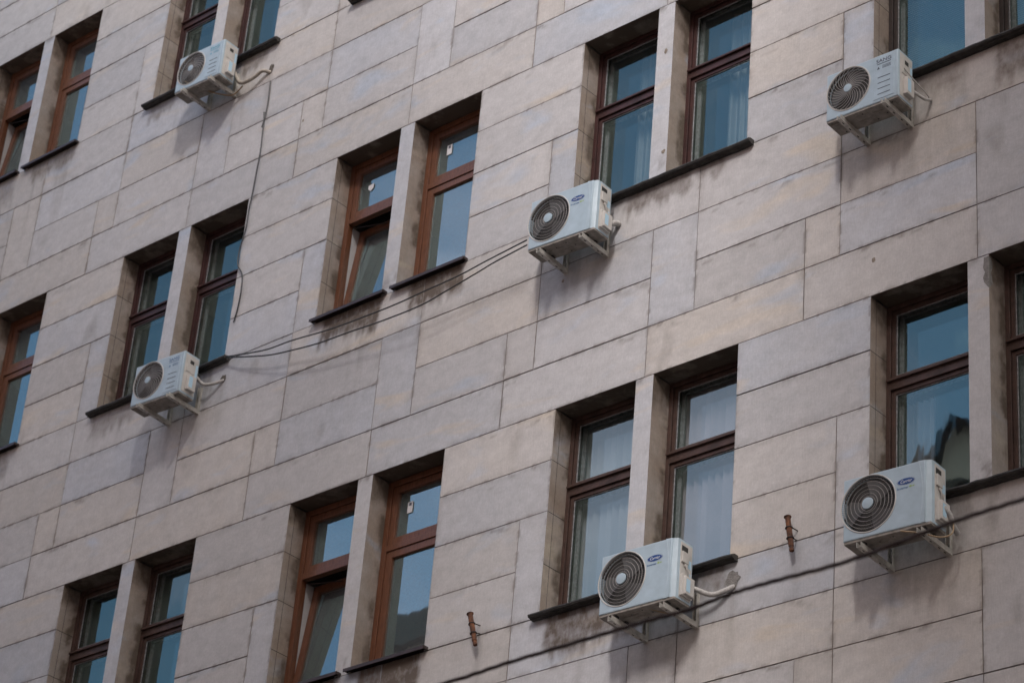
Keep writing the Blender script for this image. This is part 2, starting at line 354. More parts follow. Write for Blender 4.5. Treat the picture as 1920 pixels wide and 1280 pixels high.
def wall_grime(P, A, B):
    x, z = P[:, 0], P[:, 2]
    n = fbm(P, 5., 3); n2 = fbm(P*np.array([1, 1, .25]), 16., 11); g = np.zeros(len(P))
    for b, k, x0, x1, d, st in STAINS:
        zt = kz(k-4)-.04
        w = (n-.5)*.16; wb = (n2-.5)*.30
        mk = smooth(x, bx(b)+x0-.02+w, bx(b)+x0+.05+w)*(1-smooth(x, bx(b)+x1-.05+w, bx(b)+x1+.02+w))
        dz = (zt-z); mk = mk*(dz > -.06)*(1-smooth(dz, d*.55+wb, d*1.25+wb))
        g = np.maximum(g, mk*st*(.50+.75*fbm(P*np.array([1, 1, 4.]), 5., 21)))
    # sooty specks under some joints
    top = smooth(B, B.max()-.15, B.max()-.02) if len(B) else 0
    g = np.maximum(g, .40*top*smooth(fbm(P*np.array([.5, 1, 2.2]), 11., 31), .60, .72)*smooth(fbm(P, .8, 51), .52, .60))
    n3 = fbm(P*np.array([1, 1, .05]), 9., 101, 3)
    for b, k, x0, x1, d, st in STAINS:                                    # faint runs of dirty water far below the sills
        dz = (kz(k-4)-.04)-z; mk = smooth(x, bx(b)+x0-.05, bx(b)+x0+.03)*(1-smooth(x, bx(b)+x1-.03, bx(b)+x1+.05))*(dz > 0)*(1-smooth(dz, .25, 1.5))
        g = np.maximum(g, .24*mk*smooth(n3, .54, .76))
    for xb, zb_ in ((1.414, -2.8), (1.885, -2.8), (8.608, -7.17), (9.166, -7.17), (11.2, -7.15), (11.76, -7.15), (7.3, -2.86), (7.82, -2.86), (10.92, -2.77), (11.38, -2.77), (10.22, -6.6), (6.57, -6.6), (9.555, -6.87), (2.24, -2.47), (2.23, 1.8)):
        dz = zb_-z; w_ = .035+.03*n; mk = np.exp(-((x-xb-.02*(n2-.5))/w_)**2)*(dz > -.03)*(1-smooth(dz, .1, .75+.3*n)); g = np.maximum(g, .22*mk)
    if len(A):                                                            # crumbled, dirty slab edges
        ed = np.minimum(np.minimum(A, A.max()-A), np.minimum(B, B.max()-B)); n4 = fbm(P, 13., 111, 3)
        g = np.maximum(g, .46*(1-smooth(ed, .0, .028))*smooth(n4, .55, .66)); g = np.maximum(g, .12*(1-smooth(ed, .0, .10))*smooth(n, .40, .6))
    bot = 1-smooth(B, .0, .05); g = np.maximum(g, .30*bot*smooth(fbm(P, 6., 41), .5, .66))
    g = np.maximum(g, .22*smooth(fbm(P*np.array([1, 1, .5]), 2.2, 61), .74, .86))
    # soot shadows on the wall around the air conditioners' drip lines
    return g
warm_cool = {}
def slab(x0, x1, z0, z1, key, edges=(0, 0), fine=True, tint=None):
    r = random.Random(str(key)); g = .0020+r.uniform(0, .0028)
    t = tint if tint is not None else min(1, max(0, r.gauss(.36, .36))); val = .5+r.uniform(-.085, .085)
    y = r.uniform(-.0025, .0025)
    a0 = x0+(0 if edges[0] else g); a1 = x1-(0 if edges[1] else g); c0, c1 = z0+g, z1-g; e = .0022
    G.patch((a0+e, y, c0+e), (1, 0, 0), (0, 0, 1), a1-a0-2*e, c1-c0-2*e, t, val, wall_grime, .03, fine)
    # chamfer + rim
    for (p, q_, d) in (((a0, c0), (a1, c0), 0), ((a1, c0), (a1, c1), 1), ((a1, c1), (a0, c1), 2), ((a0, c1), (a0, c0), 3)):
        s_ = [(a0+e, c0+e), (a1-e, c0+e), (a1-e, c1-e), (a0+e, c1-e)]; i0, i1 = s_[d], s_[(d+1) % 4]
        V = np.array([(p[0], y+e, p[1]), (q_[0], y+e, q_[1]), (i1[0], y, i1[1]), (i0[0], y, i0[1]), (p[0], .02, p[1]), (q_[0], .02, q_[1])])
        C = np.zeros((6, 4)); C[:, 0] = t; C[:, 1] = .45; C[:, 2] = val; C[:, 3] = 1; op = (d == 1 and edges[1]) or (d == 3 and edges[0])
        if op: C[:, 1] = .15
        G.Q.append(np.array([[0, 1, 2, 3]] if op else [[0, 1, 2, 3], [4, 5, 1, 0]])+G.n); G.V.append(V); G.C.append(C); G.n += 6
OVR = {}   # (bay,row,cell)->tint
OVR.update({(2, 7, 1): .85, (2, 5, 2): .35, (3, 14, 0): .6, (1, -3, 0): .95, (1, -1, 1): .9, (2, -2, 0): .8, (3, -2, 0): .85, (1, 7, 1): .9, (2, 6, 1): .8, (2, 7, 0): .85, (3, 7, 0): .55, (3, 6, 1): .85, (3, 7, 2): .4,
            (2, 6, 3): .1, (4, 7, 0): .8, (4, 6, 3): .5, (0, 7, 1): .8, (2, 8, 0): .35, (1, 3, 'n'): .95, (2, 3, 'n'): .95, (3, 3, 'n'): .95, (0, 3, 'n'): .8, (2, 11, 'n'): .75, (1, 11, 'n'): .7, (3, 11, 'n'): .5, (1, 4, 'w'): .9, (2, 4, 'w'): .6, (0, -1, 1): .9})
def course_cells(b, row):
    """slabs of one course: (x0, x1, cell key, left edge is an opening, right edge is an opening, rows spanned)"""
    m = (row-1) % 8+1; X = bx(b); nx = bx(b+1)
    if m in (1, 2): return [(X+2.2, nx, 'w', 1, 1, 1)]
    if m == 3: return [(X+2.2, X+3.31, 'w', 1, 0, 1), (X+3.31, nx, 'n', 0, 1, 2)]
    if m == 4: return [(X+2.2, X+3.31, 'w', 1, 0, 1)]
    if m == 5: return [(X-.343, X+1.65, 0, 0, 0, 1), (X+1.65, X+3.31, 1, 0, 0, 1)]
    if m == 6: return [(X-.343, X+1.10, 0, 0, 0, 1), (X+1.10, X+1.65, 1, 0, 0, 2), (X+1.65, X+3.31, 2, 0, 0, 1)]
    if m == 7: return [(X-.343, X+1.10, 0, 0, 0, 1), (X+1.65, X+2.92, 2, 0, 0, 1), (X+2.92, X+3.31, 3, 0, 0, 1)]
    return [(X-.73, X+1.10, 0, 0, 0, 1), (X+1.10, X+2.92, 1, 0, 0, 1)]
for row in range(-11, 18):
    for b in range(-1, 6):
        for (x0, x1, key, e0, e1, span) in course_cells(b, row):
            zt, zb = kz(-(row-1)), kz(-(row-1)-span)
            fine = -4.6 < x1 and x0 < 13.6 and -9.6 < zt and zb < 6.8
            slab(x0, x1, zb, zt, (b, row, key, 's'), (e0, e1), fine, OVR.get((b, row, key)))
# reveals, soffits, mullions
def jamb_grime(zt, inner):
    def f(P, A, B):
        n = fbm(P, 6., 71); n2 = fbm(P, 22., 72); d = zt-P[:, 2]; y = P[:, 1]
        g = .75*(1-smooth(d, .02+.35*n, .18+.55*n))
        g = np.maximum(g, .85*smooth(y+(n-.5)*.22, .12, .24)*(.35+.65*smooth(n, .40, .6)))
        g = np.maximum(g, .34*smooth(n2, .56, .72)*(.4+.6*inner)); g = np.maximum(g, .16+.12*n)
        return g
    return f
def front_grime(zt):
    def f(P, A, B):
        n = fbm(P, 9., 81); d = zt-P[:, 2]
        return np.maximum(.5*(1-smooth(d, .0, .10))*smooth(n, .45, .62), .5*smooth(d, 1.75, 2.2)*smooth(n, .50, .66))
    return f
def soffit_dark(P, A, B):  # whole soffit toned dark, uneven by noise
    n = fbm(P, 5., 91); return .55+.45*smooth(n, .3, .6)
def opening(b, s, k):
    X0, X1 = bx(b)+OP[s][0], bx(b)+OP[s][1]; zt, zb = kz(k), kz(k-4); r = random.Random((b*31+s)*17+k); mull_l = (s == 1); mull_r = (s == 0)
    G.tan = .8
    for side in (0, 1):
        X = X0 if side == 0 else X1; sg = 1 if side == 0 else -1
        mull = mull_l if side == 0 else mull_r
        if side == 0: o = lambda y, z: (X, y, z); u = (0, 1, 0)
        if mull:
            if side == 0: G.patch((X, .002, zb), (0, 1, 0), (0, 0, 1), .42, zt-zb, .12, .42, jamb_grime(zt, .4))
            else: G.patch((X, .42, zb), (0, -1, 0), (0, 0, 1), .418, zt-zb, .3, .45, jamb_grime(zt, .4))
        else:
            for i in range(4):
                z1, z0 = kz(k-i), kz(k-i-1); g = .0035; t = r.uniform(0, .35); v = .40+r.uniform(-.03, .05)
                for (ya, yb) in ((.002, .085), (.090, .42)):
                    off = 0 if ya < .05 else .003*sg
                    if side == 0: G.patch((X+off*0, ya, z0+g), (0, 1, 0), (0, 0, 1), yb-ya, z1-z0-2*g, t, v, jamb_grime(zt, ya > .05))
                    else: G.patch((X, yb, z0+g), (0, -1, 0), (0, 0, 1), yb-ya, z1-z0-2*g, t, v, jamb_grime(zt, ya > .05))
                    # dark joint behind
            sx = X-.008 if side == 0 else X+.008
            mb_joint.quad((sx, .0, zb+ZO), (sx, .42, zb+ZO), (sx, .42, zt+ZO), (sx, .0, zt+ZO))
    # soffit in two strips: slab edge, then the lintel a little higher
    G.patch((X0, .002, zt), (1, 0, 0), (0, 1, 0), X1-X0, .083, .3, .42, soffit_dark)
    G.patch((X0, .085, zt+.012), (1, 0, 0), (0, 1, 0), X1-X0, .335, .1, .36, soffit_dark)
    G.patch((X0, .085, zt), (1, 0, 0), (0, 0, 1), X1-X0, .012, .1, .36, soffit_dark)
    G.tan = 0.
    mb_joint.quad((X0, .0, zb-.005+ZO), (X1, .0, zb-.005+ZO), (X1, .42, zb-.005+ZO), (X0, .42, zb-.005+ZO))
mb_joint = MB()
VIS = [(-1, 8, ()), (0, 8, (0, 1)), (1, 8, (0, 1)), (2, 8, (0, 1)), (0, 0, (0, 1)), (1, 0, (0, 1)), (2, 0, (0, 1)), (3, 0, (0, 1)), (4, 0, (0, 1)),
       (0, -8, (0, 1)), (1, -8, (0, 1)), (2, -8, (0, 1)), (3, -8, (0, 1)), (4, -8, (0, 1))]
built = set()
for b, k, ss in VIS:
    for s in ss:
        opening(b, s, k); built.add((b, k))
    if ss:                                                    # mullion face, one tall block
        zt, zb = kz(k), kz(k-4); xm = bx(b)+.998
        r = random.Random(b*7+k)
        G.patch((xm, .001, zb+.003), (1, 0, 0), (0, 0, 1), .21, zt-zb-.006, .8 if r.random() < .7 else .5, .52, front_grime(zt))
for b in range(-1, 6):                                        # bays outside the picture: openings closed by plain stone
    for k in (16, 8, 0, -8, -16):
        if (b, k) in built: continue
        if kz(k-4) > kz(11) or kz(k) < kz(-17): continue
        for i in range(4):
            if kz(k-i) > kz(12)+.01 or kz(k-i-1) < kz(-17)-.01: continue
            slab(bx(b), bx(b)+2.2, kz(k-i-1), kz(k-i), (b, k, i, 'f'), (0, 0), False)
wall = G.build('wall', M['stone'], building)
# dark bedding plane behind the slabs (strips between the openings so that the windows stay open)
Zlo, Zhi = kz(-17), kz(12); Y1 = .018
cuts = sorted({(bx(b)+OP[s][0], bx(b)+OP[s][1]) for b in range(0, 5) for s in (0, 1)})
bands = [(kz(k-4), kz(k), [b for b, kk, ss in VIS if kk == k and ss]) for k in (-8, 0, 8)]
zc = Zlo
for zb, zt, bs in bands:
    mb_joint.quad((FX0, Y1, zc+ZO), (FX1, Y1, zc+ZO), (FX1, Y1, zb+ZO), (FX0, Y1, zb+ZO))
    xc = FX0
    for b in bs:
        for s in (0, 1):
            xa, xb = bx(b)+OP[s][0], bx(b)+OP[s][1]
            mb_joint.quad((xc, Y1, zb+ZO), (xa-.001, Y1, zb+ZO), (xa-.001, Y1, zt+ZO), (xc, Y1, zt+ZO)); xc = xb+.001
    mb_joint.quad((xc, Y1, zb+ZO), (FX1, Y1, zb+ZO), (FX1, Y1, zt+ZO), (xc, Y1, zt+ZO)); zc = zt
mb_joint.quad((FX0, Y1, zc+ZO), (FX1, Y1, zc+ZO), (FX1, Y1, Zhi+ZO), (FX0, Y1, Zhi+ZO))
mb_joint.build('joint_bedding', M['mortar'], building)
# plain rest of the building: street storeys, top, ends
mb = MB()
mb.box(FX0-14, FX1+16, 0, 12, 0, Zlo+ZO-.003); mb.box(FX0-14, FX1+16, 0, 12, Zhi+ZO+.003, Zhi+ZO+5)
mb.box(FX0-14, FX0-.003, 0, 12, Zlo+ZO, Zhi+ZO); mb.box(FX1+.003, FX1+16, 0, 12, Zlo+ZO, Zhi+ZO)
mb.box(FX0-14.4, FX1+16.4, -.5, 12, Zhi+ZO+5, Zhi+ZO+5.4)
mb.build('plain_masonry', M['plaster'], building)
# rooms behind the windows
mb = MB()
for b, k, ss in VIS:
    if not ss: continue
    x0, x1, z0, z1, y0, y1 = bx(b)-.6, bx(b)+2.8, kz(k-4)+ZO-.9, kz(k)+ZO+.35, .42, 4.5
    mb.quad((x0, y1, z0), (x1, y1, z0), (x1, y1, z1), (x0, y1, z1)); mb.quad((x0, y0, z1), (x1, y0, z1), (x1, y1, z1), (x0, y1, z1))
    mb.quad((x0, y0, z0), (x1, y0, z0), (x1, y1, z0), (x0, y1, z0)); mb.quad((x0, y0, z0), (x0, y1, z0), (x0, y1, z1), (x0, y0, z1)); mb.quad((x1, y0, z0), (x1, y1, z0), (x1, y1, z1), (x1, y0, z1))
    # room side of the outer wall
    za, zb = kz(k-4)+ZO, kz(k)+ZO; y = .4205
    mb.quad((x0, y, z0), (x1, y, z0), (x1, y, za), (x0, y, za)); mb.quad((x0, y, zb+.0125), (x1, y, zb+.0125), (x1, y, z1), (x0, y, z1))
    for xa, xb in ((x0, bx(b)), (bx(b)+.998, bx(b)+1.208), (bx(b)+2.2, x1)): mb.quad((xa, y, za), (xb, y, za), (xb, y, zb+.0125), (xa, y, zb+.0125))
mb.build('room_interior', M['room'], building)

# ------------------------------------------------------------------ windows
def frame_rect(mb, x0, x1, z0, z1, w, y0, y1, bev=.004):
    mb.box(x0, x0+w, y0, y1, z0, z1, bev); mb.box(x1-w, x1, y0, y1, z0, z1, bev)
    mb.box(x0+w, x1-w, y0, y1, z1-w, z1, bev); mb.box(x0+w, x1-w, y0, y1, z0, z0+w, bev)
def pane(x0, x1, z0, z1, y, m, parent, name='pane', tilt=0):
    mb = MB(); mb.quad((x0, y, z0), (x1, y, z0), (x1, y, z1), (x0, y, z1)); return mb.build(name, m, parent)
def window(b, s, k, style, tilted=False, sticker=None, dark=False):
    w = OP[s][1]-OP[s][0]; H = 2.2; zb = kz(k-4)+ZO
    mf = M[style]; mb = MB(); new = style == 'orange'
    if new:
        yf = DEP-.01; ft = .066; zt0, zt1 = -.80, -.735                    # fixed frame, transom bar
        frame_rect(mb, 0, w, 0, H, ft, yf, yf+.075)
        mb.box(ft, w-ft, yf+.002, yf+.075, H-.80, H-.735, .004)
        fr = mb.build('window', mf, building); fr.location = (bx(b)+OP[s][0], 0, zb)
        # fixed top light sash
        sb = MB(); frame_rect(sb, ft+.002, w-ft-.002, H-.733, H-ft-.002, .076, yf+.016, yf+.07)
        frame_rect(sb, ft+.076, w-ft-.076, H-.659, H-ft-.076, .008, yf+.028, yf+.06, 0)
        top = sb.build('top_light', mf, fr)
        pane(ft+.07, w-ft-.07, H-.67, H-ft-.07, yf+.045, M['glass_new'], fr)
        sh = MB(); frame_rect(sh, ft+.002, w-ft-.002, .07, H-.802, .080, 0, .054); frame_rect(sh, ft+.080, w-ft-.080, .148, H-.880, .008, .012, .044, 0)
        gm = MB(); gm.quad((ft+.075, .029, .14), (w-ft-.075, .029, .14), (w-ft-.075, .029, H-.875), (ft+.075, .029, H-.875))
        for o in (sh.build('sash', mf, fr), gm.build('pane', M['glass_new'], fr)):
            o.location = (0, yf+.016, 0)
            if tilted:
                a = math.radians(6.6); z0 = .07
                o.rotation_euler = (-a, 0, 0); o.location = (0, yf+.016-z0*math.sin(a)+.02, z0-z0*math.cos(a))
        if tilted:
            ar = MB(); ar.tube([(ft+.05, yf+.06, H-.84), (ft+.45, yf+.16, H-.86)], .006, 6); ar.build('stay_arm', M['iron'], fr)
            rv = MB(); rv.box(ft-.03, ft-.004, yf+.08, .42, .05, H-.81); rv.build('inner_reveal', M['reveal'], fr)
    else:
        yf = DEP; ft = .045
        frame_rect(mb, 0, w, 0, H, ft, yf, yf+.10); mb.box(ft, w-ft, yf-.004, yf+.10, H-.855, H-.775, .004)
        mb.box(ft*.4, w-ft*.4, yf-.030, yf+.02, H-.775, H-.752, .004)        # drip moulding
        fr = mb.build('window', mf, building); fr.location = (bx(b)+OP[s][0], 0, zb)
        mats = M['putty']
        for z0, z1, nm in ((H-.75, H-ft-.003, 'top_light'), (.05, H-.858, 'sash')):
            sb = MB(); frame_rect(sb, ft+.002, w-ft-.002, z0, z1, .040, yf+.018, yf+.055)
            sb.build(nm, mf, fr)
            pb = MB(); frame_rect(pb, ft+.042, w-ft-.042, z0+.040, z1-.040, .010, yf+.030, yf+.037, 0)
            pb.build('putty_line', mats, fr)
            pane(ft+.04, w-ft-.04, z0+.035, z1-.035, yf+.039, M['glass_old'], fr)
            ib = MB(); frame_rect(ib, ft+.012, w-ft-.012, z0-.01, z1+.01, .045, yf+.115, yf+.14)
            ib.build('inner_sash', M['putty'], fr)
            pane(ft+.05, w-ft-.05, z0+.03, z1-.03, yf+.128, M['glass_in'], fr, 'inner_pane')
    if sticker:
        sx, sz, sw, shh, kind = sticker
        sb = MB()
        if kind == 'tag': sb.box(sx, sx+sw, yf+.034, yf+.038, H+sz-shh, H+sz)
        else: sb.add([(sx, yf+.035, H+sz), (sx+sw, yf+.035, H+sz+.01), (sx+sw, yf+.035, H+sz-shh*.55), (sx+sw*.5, yf+.035, H+sz-shh), (sx+.02*sw, yf+.035, H+sz-shh*.55)], [(0, 1, 2, 3, 4)])
        so_ = sb.build('sticker', M['paper'], fr)
        if kind == 'tag':
            sp = MB(); sp.box(sx+sw*.3, sx+sw*.75, yf+.031, yf+.0335, H+sz-shh*.35, H+sz-shh*.1); sp.mi = 0
            pr = sp.build('sticker_print', M['ink'], fr)
    return fr
def sill(b, k, x0, x1, new=True, zoff=0.):
    mb = MB(); z = kz(k-4)+ZO+zoff
    if new:                                                      # thin bent sheet with a turned-down lip
        mb.box(x0, x1, -.075, .235, z+.018, z+.024, .002); mb.box(x0, x1, -.078, -.073, z-.012, z+.0235, .001)
        mb.box(x0, x0+.004, -.07, -.003, z+.0, z+.03); mb.box(x1-.004, x1, -.07, -.003, z+.0, z+.03)
        o = mb.build('window_sill', M['sill_new'], building)
    else:
        n = 24; pf = [(-.088, .010), (-.090, -.004), (-.085, -.010), (-.082, -.018), (-.055, -.022), (-.050, -.032), (-.003, -.032), (-.003, .010), (.24, .02), (.24, .03), (-.05, .026)]
        vs = []; r = random.Random(b*5+k)
        for i in range(n+1):
            x = x0+(x1-x0)*i/n; j = r.uniform(-.003, .003); j2 = r.uniform(-.004, .004)
            vs += [(x, p+j, z+q+j2) for p, q in pf]
        m_ = len(pf); fs = [(i*m_+a, i*m_+(a+1) % m_, (i+1)*m_+(a+1) % m_, (i+1)*m_+a) for i in range(n) for a in range(m_)]
        fs += [tuple(range(m_)), tuple(n*m_+a for a in range(m_))[::-1]]
        mb.add(vs, fs); o = mb.build('window_sill', M['sill_old'], building)
    o.location = (bx(b), 0, 0); return o
TG = (.275, -.284, .07, .125, 'tag'); SH = (.28, -.347, .085, .085, 'shield')
# top storey
window(0, 0, 8, 'orange', True); window(0, 1, 8, 'orange')
sill(0, 8, -.06, 1.04); sill(0, 8, 1.16, 2.25)
window(1, 0, 8, 'red'); window(1, 1, 8, 'red'); sill(1, 8, -.10, 2.33, False)
window(2, 0, 8, 'red'); window(2, 1, 8, 'red'); sill(2, 8, -.10, 2.33, False)
# middle storey
window(0, 0, 0, 'orange'); window(0, 1, 0, 'orange'); sill(0, 0, -.06, 1.04); sill(0, 0, 1.16, 2.25)
window(1, 0, 0, 'red'); window(1, 1, 0, 'red'); sill(1, 0, -.08, 2.30, False)
window(2, 0, 0, 'orange', True, SH); window(2, 1, 0, 'orange', False, TG); sill(2, 0, -.02, 1.09); sill(2, 0, 1.19, 2.25)
window(3, 0, 0, 'red'); window(3, 1, 0, 'red'); sill(3, 0, -.08, 2.29, False)
window(4, 0, 0, 'dark'); window(4, 1, 0, 'dark'); sill(4, 0, -.08, 2.32, False)
# lower storey
window(0, 0, -8, 'brown'); window(0, 1, -8, 'brown'); sill(0, -8, -.08, 2.3, False)
window(1, 0, -8, 'brown'); window(1, 1, -8, 'brown'); sill(1, -8, -.08, 2.3, False)
window(2, 0, -8, 'orange', True); window(2, 1, -8, 'orange', False, TG); sill(2, -8, -.02, 1.09); sill(2, -8, 1.19, 2.26)
window(3, 0, -8, 'brown'); window(3, 1, -8, 'brown'); sill(3, -8, -.06, 2.29, False)
window(4, 0, -8, 'brown'); window(4, 1, -8, 'brown'); sill(4, -8, -.08, 2.3, False)

# ------------------------------------------------------------------ blinds and curtains behind the glass
def vertical_blind(b, s, k, label, gapx=(0, 1), m='curtain', z0=.06, z1=2.15, seed=1):
    r = random.Random(seed); w = OP[s][1]-OP[s][0]; mb = MB(); x = .05+gapx[0]*w; xe = w*gapx[1]-.05; y = DEP+.19
    while x < xe:
        a = r.uniform(.3, .95); dx = .089*math.cos(a); dy = .089*math.sin(a)/2
        mb.add([(x, y-dy, z0), (x+dx, y+dy, z0), (x+dx, y+dy, z1), (x, y-dy, z1)], [(0, 1, 2, 3)]); x += .082+r.uniform(-.003, .004)
    mb.box(.02, w-.02, y-.02, y+.02, z1, z1+.03)
    o = mb.build('vertical_blind', M[m]); o.location = (bx(b)+OP[s][0], 0, kz(k-4)+ZO)
    return tag(o, label, 'blind', 'vertical blinds behind the windows')
def curtain(b, s, k, label, x0=0., x1=1., z0=.05, z1=2.15, amp=.03, m='curtain', seed=1):
    w = OP[s][1]-OP[s][0]; n = 90; mb = MB(); y = DEP+.25; vs = []
    for i in range(n+1):
        t = i/n; x = w*(x0+(x1-x0)*t); yy = y+amp*math.sin(t*38+seed)+amp*.5*math.sin(t*17+2*seed)
        vs += [(x, yy, z0), (x+.01*math.sin(t*9), yy, z1)]
    mb.add(vs, [(2*i, 2*i+2, 2*i+3, 2*i+1) for i in range(n)])
    o = mb.build('curtain', M[m], smooth=True); o.location = (bx(b)+OP[s][0], 0, kz(k-4)+ZO)
    return tag(o, label, 'curtain', 'curtains behind the windows')
def slat_blind(b, s, k, label):
    w = OP[s][1]-OP[s][0]; mb = MB(); y = DEP+.20; z = .05
    while z < 2.12:
        mb.add([(.03, y-.010, z), (w-.03, y-.010, z), (w-.03, y+.012, z+.014), (.03, y+.012, z+.014)], [(0, 1, 2, 3)]); z += .025
    o = mb.build('slat_blind', M['blind_dark']); o.location = (bx(b)+OP[s][0], 0, kz(k-4)+ZO)
    return tag(o, label, 'blind', 'horizontal slat blinds behind the windows')
vertical_blind(3, 0, -8, 'pale vertical blind behind the brown framed window left of the lower middle air conditioner', m='blind', seed=3)
vertical_blind(3, 1, -8, 'pale vertical blind behind the brown framed window right above the lower middle air conditioner', seed=5)
curtain(3, 0, 0, 'pale folded curtain in the left dark red window above the middle air conditioner', .35, 1., amp=.02, m='blind_dark')
curtain(3, 1, 0, 'pale folded curtain in the right dark red window above the middle air conditioner', .35, 1., amp=.02, m='blind_dark', seed=2)
slat_blind(4, 0, 0, 'grey slat blind in the wide blue window beside the upper right air conditioner')
slat_blind(4, 1, 0, 'grey slat blind in the window at the top right corner of the photo')
curtain(1, 0, 0, 'pale curtain in the left dark red window above the left air conditioner', .45, 1., amp=.02, m='blind', seed=4)
curtain(1, 1, 0, 'pale curtain in the dark red window beside the lower end of the hanging black cable', .5, 1., amp=.02, m='blind', seed=6)
curtain(1, 1, -8, 'pale curtain in the right window of the pair at the bottom left', .5, 1., amp=.02, m='blind', seed=8)
curtain(1, 0, -8, 'pale curtain in the left window of the pair at the bottom left', .5, 1., amp=.02, m='blind', seed=9)
curtain(4, 0, -8, 'pinkish curtain low in the window above the lower right air conditioner', 0., .35, .05, 1.3, m='blind', seed=10)

# ------------------------------------------------------------------ lettering
def text_mesh(txt, size, shear=0., bold=0., ext=.0008):
    c = bpy.data.curves.new('lettering', 'FONT'); c.body = txt; c.size = size; c.shear = shear; c.offset = bold; c.extrude = ext; c.align_x = 'CENTER'; c.align_y = 'CENTER'; c.resolution_u = 3
    o = bpy.data.objects.new('tmp', c); COL.objects.link(o); bpy.context.view_layer.update()
    me = bpy.data.meshes.new_from_object(o.evaluated_get(bpy.context.evaluated_depsgraph_get()))
    bpy.data.objects.remove(o); return me
def put_text(name, txt, size, x, y, z, m, parent, width=None, **kw):
    me = text_mesh(txt, size, **kw); me.transform(Matrix.Rotation(PI/2, 4, 'X'))
    if width:
        xs = [v.co.x for v in me.vertices]; s = width/(max(xs)-min(xs)); me.transform(Matrix.Diagonal((s, 1, 1, 1)))
    me.materials.clear(); me.materials.append(m); o = link(name, me, parent); o.location = (x, y, z); return o

# ------------------------------------------------------------------ air conditioners
def rounded_rect(x0, x1, z0, z1, r, n=6, r2=None):
    pts = []
    for cx, cz, a in ((x1-r, z1-r, 0), (x0+r, z1-r, PI/2), (x0+r, z0+r, PI), (x1-r, z0+r, 3*PI/2)):
        pts += [(cx+r*math.cos(a+PI/2*i/n), cz+r*math.sin(a+PI/2*i/n)) for i in range(n+1)]
    return pts
def ac_case(mb, W, H, D, cx, cz, R, er=.012, x_end=None):
    """front sheet with a round hole, rolled front edge, sides and back"""
    xe = W if x_end is None else x_end
    n = 96; outer = []; inner = []
    def hit(a):
        dx, dz = math.cos(a), math.sin(a); t = 1e9
        for lim, d, c in ((xe-er, dx, cx), (er, dx, cx), (H-er, dz, cz), (er, dz, cz)):
            if abs(d) > 1e-9:
                q = (lim-c)/d
                if q > 0: t = min(t, q)
        return (cx+dx*t, cz+dz*t)
    angs = sorted([2*PI*i/n for i in range(n)]+[math.atan2(z-cz, x-cx) % (2*PI) for x in (er, xe-er) for z in (er, H-er)])
    n = len(angs); V = [(cx+R*math.cos(a), 0, cz+R*math.sin(a)) for a in angs]+[(hit(a)[0], 0, hit(a)[1]) for a in angs]
    mb.add(V, [(i, (i+1) % n, n+(i+1) % n, n+i) for i in range(n)])
    # rolled rim of the fan opening
    V = [(cx+r_*math.cos(a), y, cz+r_*math.sin(a)) for r_, y in ((R, 0), (R-.004, .006), (R-.006, .05)) for a in angs]
    mb.add(V, [(j*n+i, (j+1)*n+i, (j+1)*n+(i+1) % n, j*n+(i+1) % n) for j in (0, 1) for i in range(n)])
    loops = [(er, 0), (er*.3, er*.3), (0, er), (0, D)]
    Ls = [[(e, y, e), (xe-e, y, e), (xe-e, y, H-e), (e, y, H-e)] for e, y in loops]
    for a, c in zip(Ls[:-1], Ls[1:]):
        mb.add(a+c, [(i, (i+1) % 4, 4+(i+1) % 4, 4+i)[::-1] for i in range(4)])
    mb.add(Ls[-1], [(0, 3, 2, 1)][::-1])
